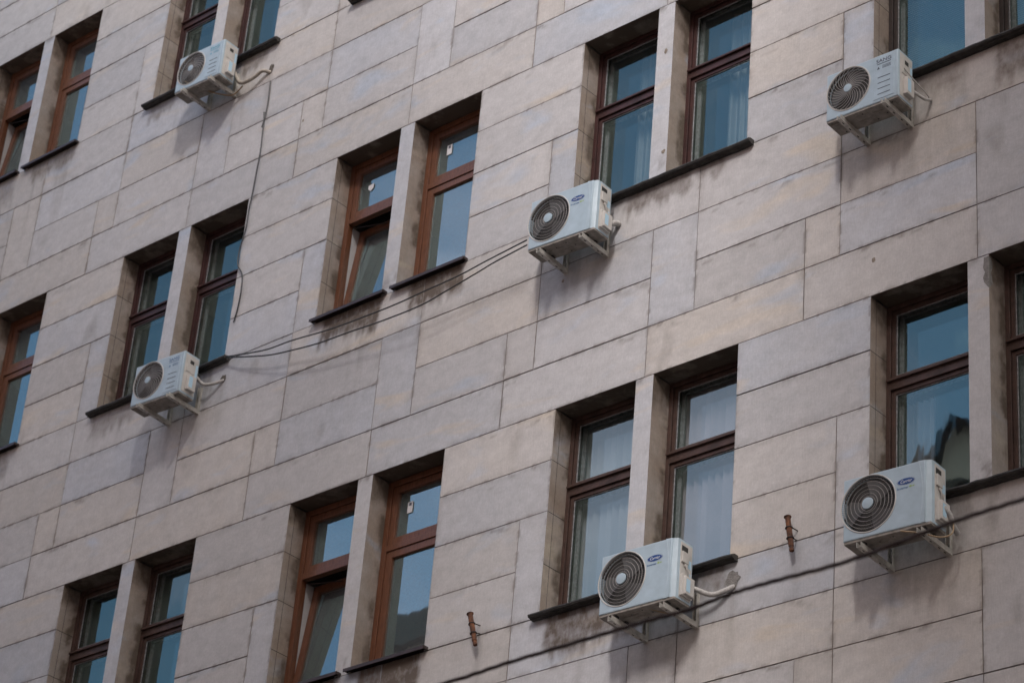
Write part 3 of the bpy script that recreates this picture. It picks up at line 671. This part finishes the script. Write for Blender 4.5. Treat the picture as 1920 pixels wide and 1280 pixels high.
def fan_unit(cx, cz, R, par, style):
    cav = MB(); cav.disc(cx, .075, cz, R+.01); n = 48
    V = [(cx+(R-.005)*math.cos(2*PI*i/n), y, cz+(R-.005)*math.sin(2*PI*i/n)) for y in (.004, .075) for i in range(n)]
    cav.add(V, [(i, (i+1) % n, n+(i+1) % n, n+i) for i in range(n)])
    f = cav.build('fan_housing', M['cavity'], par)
    bl = MB()
    for k in range(3):
        a0 = 2*PI*k/3+.4; P = []
        for i in range(9):
            for rr in (.05, R*.55, R*.93):
                a = a0+i*.14+.25*(rr/R); P.append((cx+rr*math.cos(a), .062-.028*(i/8), cz+rr*math.sin(a)))
        bl.add(P, [(3*i+j, 3*i+j+1, 3*i+j+4, 3*i+j+3) for i in range(8) for j in (0, 1)])
    bl.build('fan_blades', M['blade'], f, True)
    g = MB()
    if style == 'ring':
        for fr_ in (.36, .50, .64, .78, .90): g.ring(cx, -.006-.006*(1-fr_), cz, R*fr_, .0017, 64, 5)
        ns = 84; g.mi = 1
        for k in range(ns):
            a = 2*PI*k/ns; pts = []
            for i in range(7):
                t = .26+.73*i/6; aa = a-.42*t; pts.append((cx+R*t*math.cos(aa), -.004-.006*(1-t), cz+R*t*math.sin(aa)))
            g.tube(pts, .0011, 4, False)
        g.mi = 0; g.ring(cx, -.002, cz, R*.265, .004, 40, 5)
    else:
        g.mi = 1
        for j in range(11): fr_ = .25+.068*j; g.ring(cx, -.003-.006*(1-fr_), cz, R*fr_, .0011, 60, 4)
        ns = 26; g.mi = 0
        for k in range(ns):
            a = 2*PI*k/ns; pts = []
            for i in range(9):
                t = .18+.81*i/8; aa = a-1.25*t**1.1; pts.append((cx+R*t*math.cos(aa), -.005-.006*(1-t), cz+R*t*math.sin(aa)))
            g.tube(pts, .0024, 4, False)
        g.ring(cx, -.002, cz, R*.99, .003, 60, 5)
    gr = g.build('fan_grille', [M['wire'], M['wire_dark']], par)
    rg = MB(); rg.ring(cx, -.001, cz, R+.006, .0055 if style == 'ring' else .0048, 72, 8); rg.build('grille_rim', M['white2'], gr, True)
    hb = MB(); h = .052 if style == 'ring' else .042; nn = 40
    V = [(cx+h*rr*math.cos(2*PI*i/nn), y, cz+h*rr*math.sin(2*PI*i/nn)) for rr, y in ((1, -.006), (.97, -.016), (.5, -.019)) for i in range(nn)]
    hb.add(V, [(j*nn+i, j*nn+(i+1) % nn, (j+1)*nn+(i+1) % nn, (j+1)*nn+i) for j in (0, 1) for i in range(nn)]+[tuple(2*nn+i for i in range(nn))])
    hb.build('grille_hub', M['white'], gr, True)
def bracket(x, arm0, wall_y, z, post, par, tip=.0, name='bracket', w=.032):
    """U channel: horizontal arm from the wall to the front, upright on the wall. local unit coordinates"""
    mb = MB(); h = .048; t = .003
    mb.box(x-w/2, x+w/2, arm0, wall_y-.002, z, z+t); mb.box(x-w/2, x-w/2+t, arm0, wall_y-.002, z+t, z+h); mb.box(x+w/2-t, x+w/2, arm0, wall_y-.002, z+t, z+h)
    mb.box(x-w/2-.006, x+w/2+.006, wall_y-.006, wall_y-.001, z-.01, z+post, .001)
    mb.box(x-w/2, x-w/2+t, wall_y-.036, wall_y-.006, z+h, z+post); mb.box(x+w/2-t, x+w/2, wall_y-.036, wall_y-.006, z+h, z+post)
    b = mb.build(name, M['bracket'], par)
    sl_ = []
    for yy in (arm0+.06, arm0+.17, (arm0+wall_y)/2+.06, wall_y-.09): sl_.append((x-.005, x+.005, yy, yy+.03, z-.0015, z-.0002))
    for zz in (z+.08, z+post*.55, z+post-.03): sl_.append((x-.006, x+.006, wall_y-.0085, wall_y-.0062, zz, zz+.012))
    for q in sl_:
        m1 = MB(); m1.box(*q); m1.build('bolt_slot', M['rubber'], b)
    return b
AC = dict(big=(.816, .568, .242), spiral=(.763, .5165, .240))
def air_conditioner(kind, loc, yaw, label, post_w, arm_z, txt='ink'):
    W_, H_, D_ = AC[kind]; cz_ = CAMP.z-ZO; tgt = arm_z+(.098 if kind == 'big' else .068)
    s_ = (tgt-cz_)/(loc[2]-cz_); loc = (CAMP.x+(loc[0]-CAMP.x)*s_, CAMP.y+(loc[1]-CAMP.y)*s_, tgt)   # slide along the line of sight until it rests on its arms
    post_x = [(xw-loc[0])*math.cos(yaw)+(0-loc[1])*math.sin(yaw) for xw in post_w]; P = Vector(loc)+Vector((0, 0, ZO)); root = empty('air_conditioner', P, yaw)
    tag(root, label, 'air conditioner', 'outdoor air conditioner units on the facade')
    wy = -loc[1]/math.cos(yaw)                                     # local y of the wall plane
    if kind == 'big':
        mb = MB(); ac_case(mb, W_, H_, D_, .237, .297, .252, .012, .770)
        c = mb.build('casing', M['white'], root, True)
        # right shoulder: slanted bright panel with a bowed seam
        sb = MB(); n = 14; V = []
        for i in range(n+1):
            t = i/n; z = H_*t; bow = .052*math.sin(PI*min(1, t*1.0))
            V += [(.705+bow*.72, .0, z), (.7055+bow*.72, -.002, z), (W_-.030, .016+.006*t, z), (W_-.006, .034, z), (W_, .06, z), (W_, D_, z)]
        k = 6; sb.add(V, [(i*k+j, i*k+j+1, (i+1)*k+j+1, (i+1)*k+j) for i in range(n) for j in range(k-1)])
        for i0 in (0, n): sb.add([V[i0*k+j] for j in range(k)]+[(.70, D_, V[i0*k][2])], [tuple(range(7)) if i0 else tuple(range(7))[::-1]])
        sb.build('shoulder_panel', M['white'], root, True)
        fan_unit(.237, .297, .252, root, 'ring')
        # badge and lettering
        bd = MB(); bd.disc(.590, -.0015, .412, .030, 48, .084); b_ = bd.build('badge', M['blue'], root)
        rim = MB(); rim.add([( .590+.084*s*math.cos(2*PI*i/48), -.0022, .412+.030*s*math.sin(2*PI*i/48)) for s in (.95, .92) for i in range(48)], [(i, (i+1) % 48, 48+(i+1) % 48, 48+i) for i in range(48)])
        rim.build('badge_line', M['paper'], b_)
        put_text('badge_lettering', 'Carrier', .042, .590, -.003, .411, M['paper'], b_, .108, shear=.35, bold=-.0003)
        put_text('lettering', 'Inverter', .030, .560, -.001, .356, M['ink_blue'], root, .105, bold=.0004)
        gx = MB(); gx.disc(.632, -.001, .358, .010, 20, .013); gx.box(.650, .668, -.0012, -.0004, .352, .362); gx.build('green_mark', M['green'], root)
        # service side
        sd = MB(); sd.box(W_-.001, W_+.004, .065, D_-.012, .02, H_-.02, .003); s_ = sd.build('side_panel', M['white2'], root)
        hd = MB(); hd.box(W_+.0045, W_+.006, .078, .165, H_-.105, H_-.052); hd.build('handle_recess_shade', M['cavity'], s_)  # flat dark plate painted as the shade inside the handle pocket
        tb = MB(); tb.box(W_+.004, W_+.022, .075, .165, H_-.215, H_-.112, .004); tb.box(W_+.004, W_+.018, .115, .155, H_-.245, H_-.218, .003); tb.build('terminal_cover', M['white2'], s_)
        vb = MB(); vb.box(W_+.004, W_+.058, .085, D_-.03, .045, .215, .006); vb.box(W_+.004, W_+.030, .07, D_-.02, .035, .235, .004); v_ = vb.build('valve_cover', M['white2'], s_)
        lb = MB(); lb.box(W_+.0305, W_+.032, .092, .092+.0015, .06, .19); lb.quad((W_+.0592, .094, .07), (W_+.0592, .15, .07), (W_+.0592, .15, .19), (W_+.0592, .094, .19)); lb.build('valve_label', M['label'], v_)
        st = MB(); st.quad((W_+.0046, .175, H_-.24), (W_+.0046, .222, H_-.24), (W_+.0046, .222, H_-.16), (W_+.0046, .175, H_-.16)); st.quad((W_+.0046, .17, .25), (W_+.0046, .215, .25), (W_+.0046, .215, .285), (W_+.0046, .17, .285))
        st.build('rating_sticker', M['label'], s_)
        wr = MB()
        for q in range(3):
            wr.tube(spline([(W_+.014, .13+.008*q, H_-.24), (W_+.022, .14+.012*q, H_-.285), (W_+.016, .165+.012*q, H_-.33), (W_+.02, .20+.01*q, .20+.02*q), (W_+.012, D_+.01, .17+.02*q)], 5), .0032, 6)
        wr.build('wires', M['wire'], s_)
        bp = MB(); bp.box(.004, W_-.004, .010, D_-.004, -.022, .002, .003)
        # pressed ribs
        for (a, b2, y0, y1) in ((.20, .42, .060, .075), (.20, .36, .105, .118), (.30, .44, .150, .163), (.56, .70, .050, .064), (.58, .74, .12, .13)): bp.box(a, b2, y0, y1, -.027, -.021, .002)
        bpo = bp.build('base_pan', M['base'], root)
        for hx, hy in ((.44, .055), (.40, .20), (.50, .13), (.30, .085), (.62, .09)): ho = MB(); ho.add([(hx+.008*math.cos(2*PI*i/12), hy+.008*math.sin(2*PI*i/12), -.0282) for i in range(12)], [tuple(range(12))[::-1]]); ho.build('drain_hole', M['rubber'], bpo)
    else:
        mb = MB(); ac_case(mb, W_, H_, D_, .237, .278, .226, .014)
        c = mb.build('casing', M['white'], root, True)
        fan_unit(.237, .278, .226, root, 'spiral')
        pn = MB(); pn.box(.507, .724, -.004, .002, .030, .487, .003); p_ = pn.build('front_panel', M['white'], root)
        lv = MB()
        for i in range(4): z = .262-.0605*i; lv.box(.553, .684, -.0062, -.0038, z-.0028, z+.0028)
        lv.build('louvres', M['ink'] if txt == 'ink' else M['blade'], p_)
        put_text('lettering', 'SANG', .052, .617, -.0052, .445, M[txt], p_, .158, bold=.0004)
        for x0_, z_, h_ in ((.545, .412, .008), (.600, .385, .004), (.600, .372, .004), (.600, .359, .004)):
            bl = MB(); bl.box(x0_, .692, -.0052, -.0040, z_-h_/2, z_+h_/2); bl.build('small_print', M[txt], p_)
        wm = MB(); wm.add([(.545, -.0052, .355), (.575, -.0052, .355), (.560, -.0052, .385)], [(0, 1, 2)]); wm.build('warning_mark', M[txt], p_)
        sd = MB(); sd.box(W_-.001, W_+.004, .030, D_-.010, .02, H_-.02, .003); s_ = sd.build('side_panel', M['white2'], root)
        hd = MB(); hd.box(W_+.0095, W_+.011, .098, .158, H_-.125, H_-.080); hf = MB(); hf.box(W_+.004, W_+.010, .055, .185, H_-.235, H_-.055, .004); h_ = hf.build('handle', M['white2'], s_); hd.build('handle_recess_shade', M['cavity'], h_)  # dark plate stands for the shaded hollow of the handle
        vb = MB(); vb.box(W_+.004, W_+.052, .075, D_-.045, .05, .235, .008); v_ = vb.build('valve_cover', M['white2'], s_)
        lb = MB(); lb.quad((W_+.0525, .085, .08), (W_+.0525, .14, .08), (W_+.0525, .14, .215), (W_+.0525, .085, .215)); lb.build('valve_label', M['label'], v_)
        st = MB(); st.quad((W_+.0046, .195, H_-.25), (W_+.0046, .226, H_-.25), (W_+.0046, .226, H_-.10), (W_+.0046, .195, H_-.10)); st.build('rating_sticker', M['label'], s_)
        wr = MB()
        for q in range(3): wr.tube(spline([(W_+.012, .12+.012*q, H_-.235), (W_+.025, .135+.012*q, H_-.275), (W_+.02, .175+.01*q, H_-.31), (W_+.01, D_-.01, H_-.35-.02*q)], 5), .0032, 6)
        wr.build('wires', M['wire'], s_)
        bp = MB(); bp.box(.004, W_-.004, .010, D_-.004, -.020, .002, .003); bp.box(.03, .20, .04, D_-.02, -.032, -.019, .006)
        for (a, b2, y0, y1) in ((.28, .42, .060, .078), (.26, .40, .14, .158), (.44, .54, .09, .105), (.60, .72, .05, .06)): bp.box(a, b2, y0, y1, -.025, -.019, .002)
        bpo = bp.build('base_pan', M['base'], root)
        for hx, hy in ((.36, .05), (.44, .19), (.68, .04), (.10, .19), (.56, .15)): ho = MB(); ho.add([(hx+.008*math.cos(2*PI*i/12), hy+.008*math.sin(2*PI*i/12), -.0262 if hx > .2 else -.0332) for i in range(12)], [tuple(range(12))[::-1]]); ho.build('drain_hole', M['rubber'], bpo)
    az = arm_z-loc[2]                                             # local height of the arm underside
    for i, px in enumerate(post_x):
        br = bracket(px, -.035 if kind == 'big' else -.050, wy-px*math.tan(yaw), az, .34, root, w=.044)
        for yy in (.05, D_-.05):
            ft = MB(); ft.box(px-.02, px+.02, yy-.02, yy+.02, az+.0485, -.021 if kind == 'big' else -.0195, .004); ft.build('rubber_foot', M['rubber'], br)
    return root
def wp(root, pts):                                                # wall coordinates -> unit coordinates
    inv = root.matrix_world.inverted() if False else (Matrix.Translation(root.location) @ root.rotation_euler.to_matrix().to_4x4()).inverted()
    return [inv @ Vector((x, y, z+ZO)) for x, y, z in pts]
def pipe(root, pts, r, m, name='pipe', ribs=True):
    P = spline(wp(root, pts), 10); rr = [r*(1+(.07*math.sin(i*2.1) if ribs else 0)) for i in range(len(P))]
    mb = MB(); mb.tube(P, rr, 10); return mb.build(name, M[m], root, True)

a1 = air_conditioner('big', (8.410, -.430, -7.027), .034, 'white air conditioner with blue oval badge, just below the window with vertical blinds', (8.608, 9.166), -7.165)
pipe(a1, [(9.22, -.20, -6.86), (9.30, -.17, -6.90), (9.40, -.10, -6.94), (9.50, -.05, -6.91), (9.55, -.005, -6.868), (9.55, .02, -6.86)], .024, 'tape')
pipe(a1, [(9.0, -.36, -7.06), (8.98, -.40, -7.07), (8.93, -.46, -7.075), (9.02, -.30, -7.09), (9.14, -.10, -7.10)], .008, 'copper', 'drain_hose', False)
a2 = air_conditioner('big', (11.086, -.536, -7.077), .061, 'largest white air conditioner with blue oval badge, below the window reflecting a gabled roof', (11.199, 11.758), -7.150)
pipe(a2, [(11.86, -.36, -6.90), (11.90, -.32, -6.89), (11.93, -.27, -6.93), (11.92, -.2, -7.0), (11.90, -.1, -7.03)], .024, 'tape')
pipe(a2, [(11.62, -.50, -7.10), (11.75, -.42, -7.12), (11.88, -.32, -7.15), (11.95, -.26, -7.11), (11.94, -.22, -7.0)], .007, 'copper', 'drain_hose', False)
a3 = air_conditioner('big', (7.113, -.385, -2.718), .055, 'white air conditioner with blue oval badge and two thin cables ending at its left side', (7.299, 7.824), -2.857)
pipe(a3, [(7.88, -.18, -2.56), (7.92, -.12, -2.57), (7.95, -.07, -2.54), (7.97, -.01, -2.52)], .032, 'tape')
pipe(a3, [(7.86, -.2, -2.38), (7.90, -.12, -2.44), (7.94, -.04, -2.50)], .005, 'wire', 'wire', False)
b1 = air_conditioner('spiral', (10.891, -.625, -2.860), .032, 'white air conditioner with black SANG lettering under the slat blind window at the upper right', (10.917, 11.384), -2.768)
pipe(b1, [(11.52, -.30, -2.55), (11.56, -.22, -2.57), (11.60, -.12, -2.60), (11.60, -.01, -2.55)], .015, 'tape')
pipe(b1, [(11.53, -.34, -2.36), (11.57, -.24, -2.45), (11.61, -.12, -2.53), (11.60, -.02, -2.55)], .006, 'wire', 'wire', False)
b2 = air_conditioner('spiral', (1.201, -.427, -2.678), .063, 'white air conditioner with spiral grille and short white pipe under the left dark red windows', (1.414, 1.885), -2.787, txt='ink_blue')
pipe(b2, [(1.97, -.18, -2.40), (2.0, -.12, -2.46), (2.06, -.10, -2.50), (2.15, -.06, -2.50), (2.235, -.005, -2.462), (2.243, .02, -2.455)], .019, 'tape')
pipe(b2, [(1.95, -.22, -2.34), (1.98, -.16, -2.38), (1.97, -.12, -2.44)], .02, 'rubber', 'wrapped_valve')
b3 = air_conditioner('spiral', (.825, -.301, 1.914), .049, 'white air conditioner with teal lettering and long grimy bent pipe at the upper left', (1.177, 1.638), 1.684, txt='teal')
pipe(b3, [(1.62, -.14, 2.10), (1.68, -.12, 2.0), (1.76, -.10, 1.84), (1.84, -.10, 1.76), (1.95, -.09, 1.75), (2.06, -.07, 1.79), (2.15, -.06, 1.83), (2.22, -.005, 1.815), (2.23, .02, 1.81)], .024, 'tape_dirty')
pipe(b3, [(1.1, -.38, 1.93), (1.28, -.32, 1.80), (1.50, -.18, 1.70), (1.68, -.08, 1.66), (1.85, -.08, 1.72)], .009, 'copper', 'drain_hose', False)

# ------------------------------------------------------------------ chipped pipe holes in the stone: parts of the building
def pipe_hole(x, z, r, m='hole', n=16, seed=1, sx=1.):
    rr = random.Random(seed); mb = MB(); P = [(x, -.004, z+ZO)]
    P += [(x+sx*r*rr.uniform(.7, 1.15)*math.cos(2*PI*i/n), -.0035+0*rr.random(), z+ZO+r*rr.uniform(.7, 1.15)*math.sin(2*PI*i/n)) for i in range(n)]
    mb.add(P, [(0, 1+i, 1+(i+1) % n) for i in range(n)]); return mb.build('pipe_hole', M[m], building)
pipe_hole(9.545, -6.79, .085, 'patch', seed=2); pipe_hole(9.556, -6.862, .036, 'hole', seed=3)
pipe_hole(2.245, -2.435, .05, 'hole', seed=4); pipe_hole(2.24, 1.86, .075, 'hole', seed=5, sx=.6)

# broken corner of a mullion and mortar dabs
def dab(x, z, rx, rz, m, seed, y=-.003, n=14, nm='mortar_dab'):
    rr = random.Random(seed); mb = MB(); P = [(x, y, z+ZO)]
    P += [(x+rx*rr.uniform(.6, 1.15)*math.cos(2*PI*i/n), y+.002, z+ZO+rz*rr.uniform(.7, 1.15)*math.sin(2*PI*i/n)) for i in range(n)]
    mb.add(P, [(0, 1+i, 1+(i+1) % n) for i in range(n)]); return mb.build(nm, M[m], building)
for i, (px, py, rx, rz) in enumerate(((1248.5, 95.5, .022, .035), (1243.5, 284, .03, .028), (1055.5, 526.5, .025, .035), (1638, 487, .022, .03), (568, 226, .02, .02))):
    p = wallpt(px, py, -.003); dab(p[0], p[2], rx, rz, 'dab', i)
cb = MB(); X_ = bx(4)+1.208; z_ = kz(-8)+ZO; rr = random.Random(9)
P = [(X_-.045+rr.uniform(-.012, .012), -.002, z_-.02-.05*i) for i in range(7)]; P[-1] = (X_-.006, -.002, z_-.33); Q = [(X_+.002, .05+rr.uniform(-.02, .02) if i < 6 else .01, p[2]) for i, p in enumerate(P)]; E_ = [(X_+.0015, -.0015, p[2]) for p in P]
cb.add(P+E_+Q, [(i, i+1, 8+i, 7+i) for i in range(6)]+[(7+i, 8+i, 15+i, 14+i) for i in range(6)]); cb.build('broken_corner', M['patch'], building)

# ------------------------------------------------------------------ thin cables on the facade
def cable(name, pts, r, m, label, n=6, group=None):
    mb = MB(); mb.tube(spline([(x, y, z+ZO) for x, y, z in pts], n), r, 6); o = mb.build(name, M[m], None, True)
    return tag(o, label, 'cable', group)
HC = [(507.3, 152), (501.7, 197), (495, 227), (488.3, 283), (480, 327), (473.3, 363), (466.7, 393), (461.7, 425), (456.7, 443), (448.3, 473), (446, 497), (454, 515), (451.7, 547), (445, 580), (438, 604)]
cable('hanging_cable', [wallpt(x, y, -.025 if 1 < i < 13 else -.015) for i, (x, y) in enumerate(HC)], .0085, 'cable', 'black cable hanging down the stone between the two left air conditioners')
mbx = MB(); P_ = wallpt(493, 226, -.03); mbx.tube(spline([(P_[0]+.0, -.03, P_[2]+ZO+.12), (P_[0]+.02, -.03, P_[2]+ZO), (P_[0]+.0, -.03, P_[2]+ZO-.10)], 4), .010, 6)
kn = mbx.build('cable_loop', M['cable'], bpy.data.objects['hanging_cable'], True)
C2A = [(421.7, 668.5), (446.7, 665), (500, 655), (546.7, 638.3), (620, 616.7), (696.7, 588.3), (746.7, 568.3), (790, 548.3), (860, 516.7), (913.3, 488.3), (988, 450)]
C2B = [(421.7, 670), (446.7, 669), (500, 666), (543.3, 657.3), (596.7, 643.3), (656.7, 621.7), (720, 600), (790, 571.7), (840, 543.3), (896.7, 510), (930, 490), (988, 459.3)]
def bow(L): return [wallpt(x, y, -.05-.20*math.sin(PI*min(1, i/(len(L)-1)))*.6-.22*(i/(len(L)-1))**3) for i, (x, y) in enumerate(L)]
cable('signal_cable', bow(C2A), .0085, 'cable_grey', 'upper of two thin cables sagging from the left window sill to the middle air conditioner', group='thin cables sagging across the facade')
cable('signal_cable', bow(C2B), .0085, 'cable_grey', 'lower, deeper sagging of two thin cables between left window sill and middle air conditioner', group='thin cables sagging across the facade')

# ------------------------------------------------------------------ twisted overhead cable over the street, nearer than the wall
OC = [(600, 1345), (840, 1278), (953.3, 1241.3), (1113.3, 1193), (1213.3, 1163), (1293.3, 1141.3), (1373.3, 1111.3), (1460, 1086.3), (1593, 1050), (1793, 976), (1920, 934.7), (2120, 868)]
path = spline([(p[0], p[1], p[2]+ZO) for p in (wallpt(x, y, -8.6) for x, y in OC)], 24)
mb = MB()
for s_ in range(3):
    pts = []
    for i, p in enumerate(path):
        t = (path[min(i+1, len(path)-1)]-path[max(i-1, 0)]).normalized(); u = t.orthogonal().normalized(); w_ = t.cross(u); a = i*.30+s_*2*PI/3
        pts.append(p+(u*math.cos(a)+w_*math.sin(a))*.0048)
    mb.tube(pts, .0050, 6)
tag(mb.build('overhead_cable', M['cable_red'], None, True), 'thick twisted dark power cable crossing the lower right, blurred in front of the wall', 'cable')

# ------------------------------------------------------------------ rusty flag holders
def flag_holder(x, zt, zb, nails, label, dx, yt, yb):
    root = tag(empty('flag_holder', (x, 0, (zt+zb)/2+ZO)), label, 'flag holder', 'rusty flag holders on the wall')
    zc = (zt+zb)/2; A = Vector((0, yt, zt-zc)); B = Vector((dx, yb, zb-zc)); d = (B-A)
    mb = MB(); R = .024
    prof = [(0, .034), (.012, .034), (.02, .026), (.04, R), (.30, R), (.32, R+.001), (.62, R+.001), (.64, R), (.86, R-.001), (.865, .019), (.93, .019), (.94, .022), (1., .020)]
    mb.tube([A+d*t for t, _ in prof], [r_ for _, r_ in prof], 16); mb.build('tube', M['rust'], root, True)
    for t, (nx, nz) in zip((.33, .63), nails):
        c = A+d*t; cl = MB(); up = d.normalized(); u = Vector((1, 0, 0)); u = (u-up*u.dot(up)).normalized(); w_ = up.cross(u)
        cl.tube([c+(u*math.cos(2*PI*i/20)+w_*math.sin(2*PI*i/20))*.029 for i in range(21)], .0055, 6)
        cl.tube([c+Vector((.026, .01, 0)), Vector((nx-x, -.002, nz-zc))], .0055, 6)
        cl.build('clamp', M['iron'], root, True)
flag_holder(10.175, -6.389, -6.737, ((10.232, -6.508), (10.22, -6.594)), 'rusty brown flag holder tube between the lower middle and lower right air conditioners', .062, -.075, -.085)
flag_holder(6.495, -6.393, -6.747, ((6.571, -6.504), (6.576, -6.589)), 'rusty brown flag holder tube right of the orange framed windows at the bottom', .118, -.075, -.085)

# ------------------------------------------------------------------ street, houses opposite reflected in the panes, unseen blocks added to shade the facade
mb = MB(); mb.quad((-400, -400, 0), (400, -400, 0), (400, 400, 0), (-400, 400, 0)); tag(mb.build('road', M['street']), None, None, kind='structure')
mb = MB(); mb.box(FX0-14, FX1+16, -3., 0, .004, .14, .01); tag(mb.build('pavement', M['plaster']), None, None, kind='structure')
def far_house(x0, x1, y0, y1, h, gable, label):
    root = tag(empty('townhouse', (x0, y0, 0)), label, 'building'); mb = MB()
    mb.box(0, x1-x0, -(y0-y1), 0, 0, h); mb.build('wall', M['facade'], root)
    rf = MB(); w = x1-x0; d = y0-y1
    if gable:
        rf.add([(-.3, .3, h), (w+.3, .3, h), (w+.3, -d, h), (-.3, -d, h), (w/2, .3, h+gable), (w/2, -d, h+gable)], [(1, 2, 5, 4), (2, 3, 5), (3, 0, 4, 5), (0, 3, 2, 1)]); mg = MB(); mg.add([(0, 0, h), (w, 0, h), (w/2, 0, h+gable-.12)], [(0, 1, 2)]); mg.build('gable_wall', M['facade'], root)
    else: rf.box(-.3, w+.3, -d, .3, h, h+.7)
    r_ = rf.build('roof', M['roof'], root)
    wn = MB()
    for fz in range(1, int(h//3.6)+1):
        x = 1.2
        while x < w-2: wn.box(x, x+1.1, .01, .03, h-fz*3.6+.2, h-fz*3.6+2.1); x += 2.6
    wn.build('windows', M['cavity'], root)
far_house(-44, -13, -21, -33, 25.5, 0, 'flat roofed house across the street, seen only as a dark reflection in the lower panes')
far_house(-3.3, -.6, -21, -29, 25.4, 1.5, 'gabled house across the street, reflected in the window above the lower right air conditioner')
far_house(4, 18.6, -21.5, -36, 50., 0, 'tall narrow unseen block across the street, added to shade the left of the facade')  # added sun blocker, darkens the left end of the wall
far_house(18.7, 28.4, -22, -36, 24., 0, 'medium unseen block across the street, added to shape the sunlight between the tall ones')  # added low gap between the blockers, lets sun onto the middle
far_house(28.5, 56, -21.5, -36, 50., 0, 'tall wide unseen block across the street, added to shade the right of the facade')  # added sun blocker, darkens the right end of the wall
far_house(-12.8, 3.9, -22, -33, 23.2, 0, 'low house across the street between the flat roofed and the gabled one, outside the photo')
